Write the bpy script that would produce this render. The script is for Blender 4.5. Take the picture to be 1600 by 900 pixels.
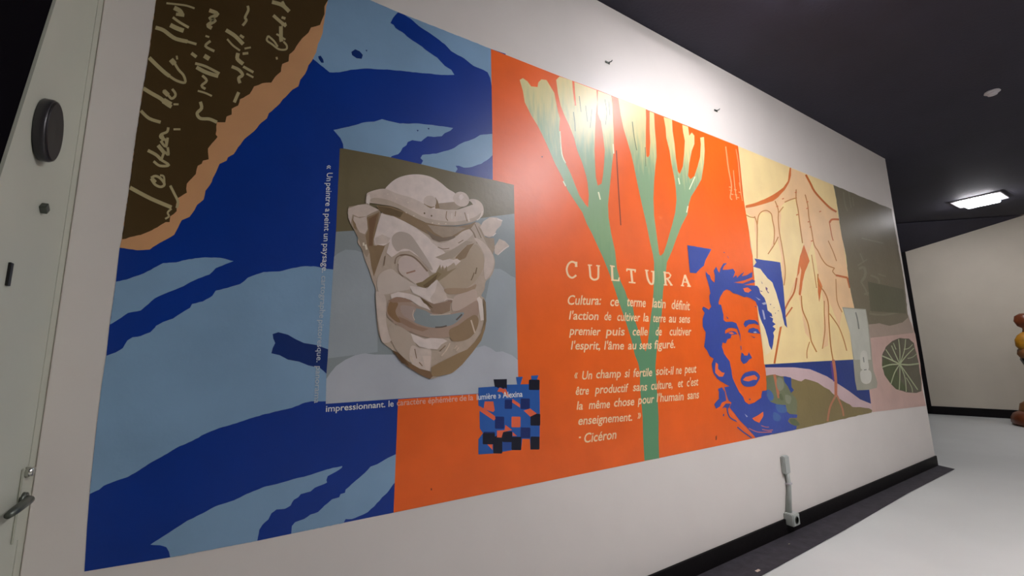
import bpy, bmesh, math, random
from mathutils import Matrix, Vector, geometry
random.seed(7)
for o in list(bpy.data.objects): bpy.data.objects.remove(o)
scn = bpy.context.scene
col = scn.collection

# ------------------------------------------------------------------ camera
FPX = 657.86
EYE = Vector((0, 0, 1.475))
R = ((0.85557282, 0.02053557, -0.51727501),
     (0.06288024, 0.98769205, 0.14321482),
     (0.51384942, -0.15505709, 0.84375119))
right = Vector((R[0][0], R[0][2], -R[0][1]))
down = Vector((R[1][0], R[1][2], -R[1][1]))
fwd = Vector((R[2][0], R[2][2], -R[2][1]))
cd = bpy.data.cameras.new('camera'); cam = bpy.data.objects.new('camera', cd); col.objects.link(cam)
m = Matrix((right, -down, -fwd)).transposed().to_4x4(); m.translation = EYE
cam.matrix_world = m
cd.sensor_width = 36; cd.lens = FPX * 36 / 1600; cd.clip_start = 0.02; cd.clip_end = 100
scn.camera = cam

# ------------------------------------------------------------------ world, exposure
w = bpy.data.worlds.new('world'); scn.world = w; w.use_nodes = True
w.node_tree.nodes['Background'].inputs[0].default_value = (0.5, 0.5, 0.62, 1)
w.node_tree.nodes['Background'].inputs[1].default_value = 0.004
scn.view_settings.view_transform = 'Standard'; scn.view_settings.look = 'None'
scn.view_settings.exposure = 1.15; scn.view_settings.gamma = 1
LAMP_E = 30.0
LAMPS = [((3.0, 0.9), 0.68), ((11.0, 1.82), 0.7), ((3.3, -1.0), 2.55), ((11.0, -2.0), 0.8), ((7.1, -2.1), 0.55)]  # lamps at negative y are unseen, added by guess to raise the brightness
WALL_Y = 2.0; CEIL_Z = 4.055; WALL_END = 7.34; SIDE_X = -0.576

# ------------------------------------------------------------------ helpers
def ray(px, py):
    a = (px - 800) / FPX; b = (py - 450) / FPX
    return right * a + down * b + fwd
def on_wall(px, py, y=WALL_Y):
    d = ray(px, py); t = y / d.y
    return EYE + d * t
def on_z(px, py, z):
    d = ray(px, py); return EYE + d * ((z - EYE.z) / d.z)
def on_x(px, py, x):
    d = ray(px, py); return EYE + d * (x / d.x)
def lin(c):
    c = c / 255.0
    return c / 12.92 if c <= 0.04045 else ((c + 0.055) / 1.055) ** 2.4
def srgb(c): return (lin(c[0]), lin(c[1]), lin(c[2]), 1)
MATS = {}
def mat(name, c, rough=0.6, var=0.06, scale=6, bump=0.0, bscale=60, spec=0.5, metal=0.0, emit=None, es=0):
    if name in MATS: return MATS[name]
    M = bpy.data.materials.new(name); M.use_nodes = True; n = M.node_tree.nodes; l = M.node_tree.links
    p = n['Principled BSDF']; p.inputs['Roughness'].default_value = rough
    p.inputs['Specular IOR Level'].default_value = spec; p.inputs['Metallic'].default_value = metal
    if emit:
        p.inputs['Emission Color'].default_value = srgb(emit); p.inputs['Emission Strength'].default_value = es
    tc = n.new('ShaderNodeTexCoord')
    nz = n.new('ShaderNodeTexNoise'); nz.inputs['Scale'].default_value = scale; nz.inputs['Detail'].default_value = 5
    l.new(tc.outputs['Object'], nz.inputs['Vector'])
    rp = n.new('ShaderNodeValToRGB'); b = srgb(c)
    rp.color_ramp.elements[0].position = 0.3; rp.color_ramp.elements[1].position = 0.7
    rp.color_ramp.elements[0].color = (b[0]*(1-var), b[1]*(1-var), b[2]*(1-var), 1)
    rp.color_ramp.elements[1].color = (min(1, b[0]*(1+var)), min(1, b[1]*(1+var)), min(1, b[2]*(1+var)), 1)
    l.new(nz.outputs['Fac'], rp.inputs['Fac']); l.new(rp.outputs['Color'], p.inputs['Base Color'])
    if bump:
        nb = n.new('ShaderNodeTexNoise'); nb.inputs['Scale'].default_value = bscale; nb.inputs['Detail'].default_value = 3
        l.new(tc.outputs['Object'], nb.inputs['Vector'])
        bp = n.new('ShaderNodeBump'); bp.inputs['Strength'].default_value = bump; bp.inputs['Distance'].default_value = 0.01
        l.new(nb.outputs['Fac'], bp.inputs['Height']); l.new(bp.outputs['Normal'], p.inputs['Normal'])
    MATS[name] = M
    return M
def paint(c, var=0.07, rough=0.36, spec=0.42):
    return mat('paint_%d_%d_%d' % tuple(c), c, rough, var, 3.5, 0.10, 25, spec)
def link(o, parent=None):
    col.objects.link(o)
    if parent: o.parent = parent
    return o
def thing(name, label, cat, loc, group=None):
    o = bpy.data.objects.new(name, None); o.location = loc; col.objects.link(o)
    o['label'] = label; o['category'] = cat
    if group: o['group'] = group
    return o
def mesh_obj(name, verts, faces, mats, parent=None, fm=None, smooth=False):
    me = bpy.data.meshes.new(name)
    off = parent_loc(parent)
    me.from_pydata([Vector(v) - off for v in verts], [], faces)
    for x in mats: me.materials.append(x)
    if fm: me.polygons.foreach_set('material_index', fm)
    if smooth: me.polygons.foreach_set('use_smooth', [True] * len(me.polygons))
    me.update()
    return link(bpy.data.objects.new(name, me), parent)
def parent_loc(p):
    v = Vector((0, 0, 0))
    while p: v += p.location; p = p.parent
    return v
def from_bm(name, bm, mt, parent=None, smooth=False):
    off = parent_loc(parent)
    for v in bm.verts: v.co -= off
    me = bpy.data.meshes.new(name); bm.to_mesh(me); bm.free(); me.materials.append(mt)
    if smooth: me.polygons.foreach_set('use_smooth', [True] * len(me.polygons))
    return link(bpy.data.objects.new(name, me), parent)
def structure(o): o['kind'] = 'structure'; return o
def box_bm(a, b, bev=0.0, mtx=None):
    bm = bmesh.new(); bmesh.ops.create_cube(bm, size=1)
    for v in bm.verts: v.co = Vector(((a[i] + b[i]) / 2 + v.co[i] * (b[i] - a[i]) for i in range(3)))
    if bev: bmesh.ops.bevel(bm, geom=bm.edges[:], offset=bev, segments=2, affect='EDGES')
    if mtx: bm.transform(mtx)
    return bm
def tube_bm(pts, rad, seg=12):
    bm = bmesh.new(); rings = []
    pts = [Vector(p) for p in pts]
    for i, p in enumerate(pts):
        d = (pts[min(i+1, len(pts)-1)] - pts[max(i-1, 0)]).normalized()
        a = d.cross(Vector((0.3, 1, 0.17))).normalized(); b = d.cross(a)
        r = rad[i] if isinstance(rad, (list, tuple)) else rad
        rings.append([bm.verts.new(p + (a*math.cos(t*2*math.pi/seg) + b*math.sin(t*2*math.pi/seg))*r) for t in range(seg)])
    for i in range(len(rings)-1):
        for t in range(seg):
            bm.faces.new((rings[i][t], rings[i][(t+1) % seg], rings[i+1][(t+1) % seg], rings[i+1][t]))
    bm.faces.new(rings[0]); bm.faces.new(rings[-1][::-1])
    bmesh.ops.recalc_face_normals(bm, faces=bm.faces)
    return bm
def lathe_bm(c, prof, seg=28, axis='z', wob=None):
    bm = bmesh.new(); rings = []
    for k, (r, h) in enumerate(prof):
        ring = []
        for t in range(seg):
            a = t*2*math.pi/seg; rr = max(r, 1e-4) * (wob(a, h) if wob else 1)
            if axis == 'z': v = Vector((c[0]+rr*math.cos(a), c[1]+rr*math.sin(a), c[2]+h))
            elif axis == 'x': v = Vector((c[0]+h, c[1]+rr*math.cos(a), c[2]+rr*math.sin(a)))
            else: v = Vector((c[0]+rr*math.cos(a), c[1]-h, c[2]+rr*math.sin(a)))
            ring.append(bm.verts.new(v))
        rings.append(ring)
    for i in range(len(rings)-1):
        for t in range(seg):
            bm.faces.new((rings[i][t], rings[i][(t+1) % seg], rings[i+1][(t+1) % seg], rings[i+1][t]))
    bm.faces.new(rings[0]); bm.faces.new(rings[-1])
    bmesh.ops.recalc_face_normals(bm, faces=bm.faces)
    return bm

# ------------------------------------------------------------------ the setting
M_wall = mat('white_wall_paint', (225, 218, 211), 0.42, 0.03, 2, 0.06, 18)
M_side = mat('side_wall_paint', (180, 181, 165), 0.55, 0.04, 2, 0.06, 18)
M_far = mat('far_wall_paint', (205, 196, 178), 0.6, 0.05, 1.2, 0.05, 12)
M_ceil = mat('black_ceiling_paint', (40, 38, 54), 0.75, 0.12, 1.5, 0.3, 40)
M_floor = mat('pale_floor_coating', (205, 207, 203), 0.42, 0.06, 0.9, 0.05, 3)
M_black = mat('black_trim', (9, 5, 7), 0.6, 0.3, 5, 0.1, 30, 0.2)
M_void = mat('plain_black', (6, 4, 9), 0.9, 0.2, 3, spec=0.05)
M_strip = mat('dusty_black_strip', (48, 44, 50), 0.8, 0.35, 14, 0.3, 60)

structure(from_bm('floor', box_bm((-2.5, -6.5, -0.1), (16.5, 8, 0)), M_floor))
structure(from_bm('ceiling', box_bm((-2.5, -6.5, CEIL_Z), (16.5, 8, CEIL_Z + 0.1)), M_ceil))
structure(from_bm('wall_front', box_bm((SIDE_X, WALL_Y, 0.0), (WALL_END, WALL_Y + 0.22, CEIL_Z), 0.004), M_wall))
structure(from_bm('wall_back', box_bm((-2.5, -6.6, 0), (16.5, -6.5, CEIL_Z)), M_far))
# far wall, a little off square to the mural wall
fa = Vector((12.67, 3.6, 0)); fd = Vector((0.25, -0.97, 0)).normalized()
def far_pt(s, off, z): return fa + fd * s + Vector((fd.y, -fd.x, 0)) * off + Vector((0, 0, z))
def far_box(s0, s1, o0, o1, z0, z1):
    v = [far_pt(s, o, z) for s in (s0, s1) for o in (o0, o1) for z in (z0, z1)]
    f = [(0, 1, 3, 2), (4, 6, 7, 5), (0, 4, 5, 1), (2, 3, 7, 6), (0, 2, 6, 4), (1, 5, 7, 3)]
    return v, f
v, f = far_box(-0.3, 10.4, -0.15, 0, 0, CEIL_Z); structure(mesh_obj('wall_right', v, f, [M_far]))
v, f = far_box(-0.16, 10.4, 0, 0.02, 0, 0.17); structure(mesh_obj('baseboard_right', v, f, [M_black]))
def far_s(px, py):
    d = ray(px, py); nrm = Vector((fd.y, -fd.x, 0)); t = (fa - EYE).dot(nrm) / d.dot(nrm); return (EYE + d*t - fa).dot(fd)
print('far s', far_s(1430, 500), far_s(1438, 500), far_s(1449, 640), far_s(1456, 640))
v, f = far_box(far_s(1420, 500) - 0.3, far_s(1436, 520), 0, 0.02, 0, CEIL_Z); structure(mesh_obj('trim_1', v, f, [M_black]))
# soffit that slopes down towards the far wall's left end
A = far_pt(-0.3, 0, 0); B = far_pt(2.05, 0, 0)
sv = [Vector((A.x, A.y, 3.50)), Vector((A.x, A.y, CEIL_Z)), Vector((B.x, B.y, CEIL_Z - 0.01)), Vector((A.x-2.0, A.y, CEIL_Z)), Vector((A.x-2.0, A.y, CEIL_Z - 0.02))]
structure(mesh_obj('ceiling_soffit', sv, [(0, 2, 4), (0, 1, 2), (1, 3, 4, 2), (0, 4, 3, 1)], [M_ceil]))
# dark wall behind the mural wall
structure(from_bm('wall_rear', box_bm((7.0, 3.9, 0), (13.4, 4.0, CEIL_Z)), M_void))

# skirting and dusty strip under the mural wall
structure(from_bm('baseboard_front', box_bm((SIDE_X, WALL_Y - 0.016, 0), (WALL_END, WALL_Y, 0.118), 0.002), M_black))
sp = [on_z(1460, 726, 0.004), on_z(1492, 733, 0.004), on_z(1420, 770, 0.004), on_z(1320, 828, 0.004), on_z(1189, 900, 0.004)]
e = sp[-1] + (sp[-1] - sp[-2]) * 1.0
e2 = Vector((-0.3, sp[-1].y, 0.004))
strip = [Vector((WALL_END, WALL_Y - 0.016, 0.004)), Vector((WALL_END + 0.02, WALL_Y + 0.02, 0.004))] + sp[1:] + [e2, Vector((-0.3, WALL_Y - 0.016, 0.004))]
top = [Vector((p.x, p.y, 0.006)) for p in strip]; n_ = len(strip)
structure(mesh_obj('trim_2', strip + top, [tuple(range(n_, 2*n_))] + [(i, (i+1) % n_, n_+(i+1) % n_, n_+i) for i in range(n_)], [M_strip]))

# left side: wall running towards the viewer, tall white door leaf with its lever
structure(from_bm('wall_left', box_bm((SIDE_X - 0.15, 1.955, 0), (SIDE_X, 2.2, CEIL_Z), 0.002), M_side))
edge_hi = on_x(88, 0, SIDE_X); edge_lo = on_x(2, 272, SIDE_X)
sl = (edge_hi.y - edge_lo.y) / (edge_hi.z - edge_lo.z)
def ey(z): return edge_lo.y + sl * (z - edge_lo.z)
dq = []
for x in (SIDE_X - 0.007, SIDE_X):
    for (y, z) in ((1.95, 0.01), (1.95, CEIL_Z-.01), (min(1.94, ey(CEIL_Z)), CEIL_Z-.01), (ey(2.6), 2.6), (edge_lo.y, edge_lo.z), (ey(1.2), 1.2), (ey(0.01), 0.01)):
        dq.append(Vector((x, y, z)))
df = [tuple(range(7))[::-1], tuple(range(7, 14))] + [(i, (i+1) % 7, 7+(i+1) % 7, 7+i) for i in range(7)]
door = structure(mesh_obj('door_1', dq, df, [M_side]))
structure(from_bm('wall_left_dark', box_bm((SIDE_X - 0.16, -6.5, 0), (SIDE_X - 0.008, 1.955, CEIL_Z)), M_void))  # plain black surface filling the area beyond the door's slanted edge
M_steel = mat('brushed_steel', (190, 190, 182), 0.25, 0.05, 20, metal=1.0)
M_dsteel = mat('dull_dark_metal', (92, 96, 88), 0.4, 0.1, 20, metal=0.7)
M_dark = mat('black_plastic', (14, 12, 14), 0.35, 0.2, 10)
h0 = on_x(30, 742, SIDE_X); h1 = on_x(33, 838, SIDE_X); hm = on_x(30, 782, SIDE_X)
lh = from_bm('lever_handle', box_bm((SIDE_X, 1.905, h1.z), (SIDE_X + 0.006, 1.945, h0.z + 0.015), 0.002), M_side, door)
from_bm('lever', tube_bm([(SIDE_X, 1.925, hm.z), (SIDE_X + 0.016, 1.925, hm.z), (SIDE_X + 0.024, 1.912, hm.z), (SIDE_X + 0.026, 1.82, hm.z - .004), (SIDE_X + 0.026, 1.78, hm.z - 0.006)], [0.011, 0.011, 0.012, 0.012, 0.009]), M_dsteel, lh, True)
from_bm('rosette', lathe_bm((SIDE_X + 0.004, 1.925, hm.z), [(0.001, 0.01), (0.02, 0.01), (0.022, 0.0)], 20, 'x'), M_dsteel, lh, True)
from_bm('lock_cylinder', lathe_bm((SIDE_X + 0.004, 1.925, h0.z), [(0.001, 0.018), (0.013, 0.018), (0.016, 0.0)], 20, 'x'), M_steel, lh, True)
a_ = on_x(14, 410, SIDE_X); b_ = on_x(14, 448, SIDE_X)
from_bm('latch_slot', box_bm((SIDE_X, a_.y - 0.004, b_.z), (SIDE_X + 0.006, a_.y + 0.012, a_.z), 0.001), M_dark, door)
c_ = on_x(64, 325, SIDE_X)
bm = box_bm((SIDE_X, c_.y - 0.012, c_.z - 0.012), (SIDE_X + 0.015, c_.y + 0.012, c_.z + 0.012), 0.001)
bm.transform(Matrix.Translation(c_) @ Matrix.Rotation(math.radians(45), 4, 'X') @ Matrix.Translation(-c_))
from_bm('bracket', bm, M_dsteel, door)
# round black fitting above
c_ = on_x(64, 202, SIDE_X); rr = 0.095
t = thing('wall_speaker', 'round black drum-shaped fitting mounted high on the white wall at the far left', 'wall fitting', (SIDE_X, c_.y, c_.z))
def squash(bm):
    for v in bm.verts: v.co.y = c_.y + (v.co.y - c_.y) * 0.62
    return bm
from_bm('housing', squash(lathe_bm((SIDE_X + 0.0005, c_.y, c_.z), [(rr*0.96, 0), (rr, 0.004), (rr, 0.022), (rr*0.96, 0.027)], 36, 'x')), mat('dark_grey_casing', (44, 42, 44), 0.3, 0.1, 10), t, True)
from_bm('face', squash(lathe_bm((SIDE_X + 0.027, c_.y, c_.z), [(rr*0.96, 0), (rr*0.96, 0.002), (rr*0.9, 0.004), (0.001, 0.003)], 36, 'x')), M_dark, t)

# ------------------------------------------------------------------ ceiling lamps
M_frame = mat('lamp_frame_grey', (190, 186, 190), 0.5, 0.03, 5)
def lamp_mat(k):
    return mat('lamp_diffuser_%d' % int(k*100), (255, 255, 255), 0.5, 0, 1, emit=(252, 250, 255), es=LAMP_E * k)
LL = ['square white ceiling light above the middle of the mural', 'square lit ceiling light glowing near the far right wall', 'unseen square ceiling light added behind the viewer to brighten the mural wall', 'unseen square ceiling light added by guess at the far end away from the mural', 'unseen square ceiling light added by guess in the middle of the room']
for i, ((x, y), k) in enumerate(LAMPS):
    t = thing('ceiling_light', LL[i], 'ceiling light', (x, y, CEIL_Z), 'square ceiling lights')
    from_bm('frame', box_bm((x-0.31, y-0.31, CEIL_Z-0.022), (x+0.31, y+0.31, CEIL_Z), 0.003), M_frame, t)
    from_bm('diffuser', box_bm((x-0.27, y-0.21, CEIL_Z-0.07), (x+0.27, y+0.21, CEIL_Z-0.022), 0.012), lamp_mat(k), t)
c_ = on_z(1550, 143, CEIL_Z)
t = thing('ceiling_sensor', 'small off-white sensor disc on the black ceiling at the upper right', 'sensor', (c_.x, c_.y, CEIL_Z))
from_bm('base', lathe_bm((c_.x, c_.y, CEIL_Z), [(0.055, 0), (0.06, -0.012), (0.05, -0.02)], 24), M_frame, t, True)
from_bm('lens', lathe_bm((c_.x, c_.y, CEIL_Z), [(0.04, -0.02), (0.035, -0.038), (0.001, -0.045)], 24), M_frame, t, True)
for i, (px, py, lab) in enumerate(((949, 98, 'small grey wall bracket left of the bright spot above the mural'), (1118, 173, 'small grey wall bracket right of the bright spot above the mural'))):
    c_ = on_wall(px, py)
    t = thing('picture_hook', lab, 'hook', c_, 'grey brackets above the mural')
    from_bm('plate', box_bm(c_ + Vector((-.022, -.006, -.008)), c_ + Vector((.022, 0, .008)), 0.002), M_dsteel, t)
    from_bm('hook', tube_bm([c_ + Vector((0.012, -0.003, 0.004)), c_ + Vector((0.02, -0.02, 0.004)), c_ + Vector((0.026, -0.024, 0.014))], 0.004, 8), M_dsteel, t, True)

# ------------------------------------------------------------------ socket with its conduit
M_plast = mat('grey_plastic', (172, 176, 170), 0.4, 0.06, 20)
pb = on_wall(1235, 800, WALL_Y - 0.03); pt = on_wall(1227, 712, WALL_Y - 0.02)
t = thing('wall_socket', 'grey plastic socket box on the black skirting with a short upright conduit', 'socket', (pb.x, WALL_Y, 0.1))
zt = pt.z
from_bm('conduit', tube_bm([(pt.x - 0.005, WALL_Y - 0.018, zt - 0.13), (pt.x + 0.01, WALL_Y - 0.018, (zt+0.14)/2), (pb.x - 0.01, WALL_Y - 0.022, 0.16)], [0.017, 0.016, 0.022], 14), M_plast, t, True)
from_bm('upper_box', box_bm((pt.x - 0.05, WALL_Y - 0.035, zt - 0.14), (pt.x + 0.03, WALL_Y, zt), 0.007), M_plast, t)
from_bm('clip', box_bm((pt.x - 0.017, WALL_Y - 0.038, (zt+0.14)/2), (pt.x + 0.027, WALL_Y, (zt+0.14)/2 + 0.014), 0.002), M_frame, t)
sb = from_bm('socket_box', box_bm((pb.x - 0.055, WALL_Y - 0.075, 0.075), (pb.x + 0.045, WALL_Y, 0.165), 0.006), M_plast, t)
from_bm('socket_face', lathe_bm((pb.x - 0.005, WALL_Y - 0.074, 0.12), [(0.028, 0), (0.028, 0.004), (0.022, 0.006), (0.021, 0.001), (0.001, 0.001)], 24, 'y'), M_dsteel, sb)
for i, (px, py, s, c, lab) in enumerate(((1184, 892, 0.02, (215, 195, 175), 'pale chip of debris on the dusty strip by the skirting'), (1233, 850, 0.008, (150, 150, 110), 'tiny speck of debris on the dusty strip below the socket'))):
    c_ = on_z(px, py, 0.006)
    bm = box_bm(c_ + Vector((-s, -s*0.35, 0)), c_ + Vector((s, s*0.35, s*0.25)), s*0.08)
    for v in bm.verts: v.co += Vector((random.uniform(-1, 1), random.uniform(-1, 1), 0)) * s * 0.15
    o = from_bm('debris', bm, mat('debris_%d' % i, c, 0.8)); o['label'] = lab; o['category'] = 'debris'

# ------------------------------------------------------------------ carved wooden sculpture, right edge
M_wood = mat('red_brown_wood', (120, 62, 34), 0.4, 0.3, 6, 0.3, 20)
M_yel = mat('yellow_paint', (190, 130, 28), 0.45, 0.25, 9, 0.2, 30)
M_gre = mat('green_paint', (72, 108, 48), 0.5, 0.25, 9, 0.2, 30)
M_tan = mat('tan_wood', (140, 92, 52), 0.5, 0.25, 9, 0.3, 25)
bc = on_z(1634, 661, 0.0)
px_m = 1.0
bx, by = bc.x * 0.96, bc.y * 0.96
print('to wall', (Vector((bx, by, 0)) - fa).dot(Vector((fd.y, -fd.x, 0))))
def zpx(py):   # height on the vertical through the sculpture's left side
    d = ray(1626, py); return EYE.z + d.z * (bx / d.x)
t = thing('carved_sculpture', 'painted carved wooden figure on a round red-brown base at the right edge', 'sculpture', (bx, by, 0))
W = lambda k: (lambda a, h: 1 + 0.06*math.sin(3*a + k) + 0.04*math.sin(5*a + 2*k + 9*h))
def part(nm, r0, prof, mt, k): return from_bm(nm, lathe_bm((bx, by, 0), [(r*r0, 0.0 if p == 666 else zpx(p)) for r, p in prof], 26, 'z', W(k)), mt, t, True)
U = (zpx(600) - zpx(640)) / 40.0   # metres per pixel
def ring(*q): return [(r*U*0.62, p) for r, p in q]
part('base', 1, ring((54, 666), (60, 662), (61, 655), (56, 648), (42, 643)), M_wood, 0)
part('plinth', 1, ring((40, 645), (38, 640), (36, 632), (26, 627)), M_tan, 1)
part('legs', 1, ring((13, 630), (11, 618), (13, 608), (14, 602)), M_wood, 2)
part('skirt', 1, ring((15, 604), (19, 598), (18, 592), (14, 589)), M_tan, 3)
part('hips', 1, ring((13, 592), (15, 585), (15, 578), (13, 573)), M_gre, 4)
part('waist', 1, ring((13, 576), (18, 568), (22, 561), (18, 556)), M_dark, 5)
part('belly', 1, ring((20, 560), (25, 553), (23, 546), (18, 543)), M_tan, 6)
part('torso', 1, ring((18, 547), (25, 540), (24, 530), (18, 523), (9, 518)), M_yel, 7)
part('neck', 1, ring((8, 520), (6, 513), (9, 508)), M_tan, 8)
part('head', 1, ring((6, 512), (14, 508), (18, 500), (15, 492), (6, 488)), M_wood, 9)

# ------------------------------------------------------------------ the mural
mural = thing('mural', 'long mural in blue, orange and yellow panels painted on the white wall', 'mural', (3.3, WALL_Y, 0.8))
LAYER = [0]
def cr(pts, closed=True, n=4):
    N = len(pts); out = []
    rng = range(N) if closed else range(N-1)
    for i in rng:
        if closed: p0, p1, p2, p3 = pts[i-1], pts[i], pts[(i+1) % N], pts[(i+2) % N]
        else: p0, p1, p2, p3 = pts[max(i-1, 0)], pts[i], pts[i+1], pts[min(i+2, N-1)]
        for k in range(n):
            s = k / n
            out.append(tuple(0.5*((2*p1[j]) + (-p0[j]+p2[j])*s + (2*p0[j]-5*p1[j]+4*p2[j]-p3[j])*s*s + (-p0[j]+3*p1[j]-3*p2[j]+p3[j])*s**3) for j in (0, 1)))
    if not closed: out.append(tuple(pts[-1]))
    return out
def ragged(pts, amp=0.5, step=5):
    out = []
    for i, p in enumerate(pts):
        q = pts[(i+1) % len(pts)]; d = math.hypot(q[0]-p[0], q[1]-p[1]); k = max(1, int(d/step))
        for s in range(k):
            a = s/k; j = amp if s else 0
            out.append((p[0]+(q[0]-p[0])*a + random.uniform(-j, j), p[1]+(q[1]-p[1])*a + random.uniform(-j, j)))
    return out
class Layer:
    """one painted part of the mural: thin coats of paint lying one over the other on the wall"""
    def __init__(s, name, parent=None, label=None):
        s.name = name; s.v = []; s.f = []; s.fm = []; s.m = []; s.parent = parent or mural; s.label = label
    def _mi(s, mt):
        if mt not in s.m: s.m.append(mt)
        return s.m.index(mt)
    def coat(s, polys, c, smooth=False, rag=0, z=None):
        mt = c if isinstance(c, bpy.types.Material) else paint(c)
        LAYER[0] += 1; y = WALL_Y - 0.0008 - LAYER[0]*0.00003
        for p in polys:
            y -= 0.000004
            if smooth: p = cr(p)
            if rag: p = ragged(p, rag)
            w3 = [on_wall(a, b, y) for a, b in p]
            pts = [Vector((q.x, q.z)) for q in w3]
            vs, es, fs, _, _, _ = geometry.delaunay_2d_cdt(pts, [], [list(range(len(pts)))], 1, 1e-5)
            b0 = len(s.v); s.v += [Vector((q[0], y, q[1])) for q in vs]
            mi = s._mi(mt)
            for f in fs: s.f.append(tuple(b0+i for i in f)); s.fm.append(mi)
        return s
    def strokes(s, lines, c, w=2, smooth=True, taper=False):
        polys = []
        for ln in lines:
            ww = w
            if isinstance(ln[0], (int, float)): ww = ln[0]; ln = ln[1:]
            q = cr(list(ln), False, 4) if smooth and len(ln) > 2 else list(ln)
            L, Rr = [], []
            for i, p in enumerate(q):
                a = q[max(i-1, 0)]; b = q[min(i+1, len(q)-1)]
                dx, dy = b[0]-a[0], b[1]-a[1]; d = math.hypot(dx, dy) or 1
                k = ww/2
                if taper: k *= 0.35 + 0.65*math.sin(math.pi*(0.15 + 0.7*i/max(1, len(q)-1)))
                L.append((p[0]-dy/d*k, p[1]+dx/d*k)); Rr.append((p[0]+dy/d*k, p[1]-dx/d*k))
            # quads, so that self-crossing loops stay sound
            polys.append((L, Rr))
        mt = c if isinstance(c, bpy.types.Material) else paint(c)
        LAYER[0] += 1; y = WALL_Y - 0.0008 - LAYER[0]*0.00003; mi = s._mi(mt)
        for L, Rr in polys:
            b0 = len(s.v); n = len(L); y -= 0.0000015
            s.v += [on_wall(a, b, y) for a, b in L] + [on_wall(a, b, y) for a, b in Rr]
            for i in range(n-1): s.f.append((b0+i, b0+i+1, b0+n+i+1, b0+n+i)); s.fm.append(mi)
        return s
    def done(s):
        o = mesh_obj(s.name, s.v, s.f, s.m, s.parent, s.fm)
        if s.label: o['label'] = s.label
        return o
def P(ox, oy, sc, pts): return [(ox + a/sc, oy + b/sc) for a, b in pts]

LBLUE = (134, 168, 198); DBLUE = (2, 52, 142); ORANGE = (242, 102, 26)
LEFT = [(243, 7), (234, 75), (222, 150), (211, 225), (201, 300), (191, 370), (187, 387), (181, 440), (171, 510), (166, 557), (159, 600), (150, 675), (141, 760), (136, 825), (132, 893)]
BOT = [(132, 893), (265, 871), (402, 845), (455, 834), (536, 817), (615, 801)]
g = Layer('blue_brushwork', label='broad dark blue brush shapes over a light blue ground')
g.coat([[(262, -127)] + LEFT + BOT[1:] + [(622, 720), (640, 624), (820, 610), (815, 280), (790, 84), (767, 76.5), (622, 19), (580, 1)]], DBLUE)
islands = [
 [(480, -42), (500, 20), (489, 92), (500, 101), (515, 113), (530, 113), (548, 109), (570, 107), (610, 109), (650, 113), (690, 117), (710, 117), (705, 109), (695, 103), (683, 90), (668, 80), (655, 70), (640, 60), (628, 50), (618, 44), (615, 39), (610, 36), (614, 28), (622, 19), (580, 1)],
 [(632, 23), (645, 32), (655, 41), (672, 52), (683, 60), (695, 69), (705, 80), (725, 91), (740, 103), (755, 109), (762, 113), (766, 122), (769, 140), (769, 77)],
 [(521, 203), (545, 198), (570, 191), (585, 190), (597, 186), (607, 189), (625, 193), (655, 193), (680, 196), (708, 200), (704, 204), (695, 208), (690, 213), (678, 214), (668, 213), (658, 221), (650, 220), (644, 219), (637, 222), (635, 227), (629, 231), (626, 237), (622, 241), (612, 244), (609, 248), (600, 248), (575, 245), (550, 240), (537, 236), (536, 225), (532, 216), (527, 210)],
 [(660, 242), (682, 240), (700, 235), (710, 231), (717, 226), (725, 222), (732, 220), (742, 216), (750, 211), (772, 209), (772, 240), (765, 247), (752, 256), (737, 261), (725, 262), (717, 259), (712, 259), (715, 264), (710, 272), (695, 270), (675, 266), (656, 260), (661, 251), (657, 247)],
 [(181, 440), (197, 437), (225, 427), (255, 411), (275, 410), (295, 405), (320, 402), (345, 403), (365, 408), (357, 411), (337, 419), (327, 429), (310, 435), (297, 441), (287, 447), (275, 452), (257, 459), (242, 466), (232, 475), (220, 485), (210, 487), (200, 489), (190, 496), (172, 507)],
 [(166, 556), (180, 551), (192, 544), (199, 532), (207, 527), (220, 525), (235, 519), (242, 512), (244, 509), (255, 503), (270, 498), (282, 490), (297, 481), (300, 475), (317, 471), (332, 462), (337, 454), (355, 450), (375, 444), (382, 439), (387, 434), (400, 429), (412, 425), (437, 424), (457, 419), (475, 416), (490, 416), (505, 419), (530, 423), (530, 627), (510, 627), (487, 627), (477, 629), (457, 637), (430, 643), (400, 651), (370, 661), (342, 669), (320, 678), (300, 689), (277, 699), (252, 714), (232, 725), (217, 735), (200, 745), (182, 751), (162, 759), (155, 765), (140, 772), (150, 675), (159, 600)],
 [(235, 851), (252, 840), (272, 827), (292, 814), (317, 802), (337, 791), (365, 782), (385, 772), (400, 766), (415, 760), (437, 755), (457, 749), (475, 745), (500, 737), (520, 731), (535, 728), (534, 731), (525, 737), (512, 744), (510, 750), (511, 754), (507, 756), (492, 762), (485, 768), (470, 772), (466, 777), (459, 781), (454, 790), (445, 795), (432, 796), (424, 802), (419, 812), (410, 820), (405, 828), (402, 845), (266, 871), (264, 862), (260, 855), (250, 852)],
 [(455, 834), (456, 822), (461, 816), (475, 811), (485, 804), (497, 800), (507, 790), (519, 780), (530, 777), (532, 772), (539, 770), (540, 765), (550, 756), (557, 750), (570, 739), (579, 729), (590, 725), (607, 715), (622, 708), (621, 750), (615, 756), (605, 770), (597, 777), (585, 791), (575, 800), (565, 805), (550, 811), (540, 811), (537, 817)]]
g.coat(islands, LBLUE, rag=0.35)
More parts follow.
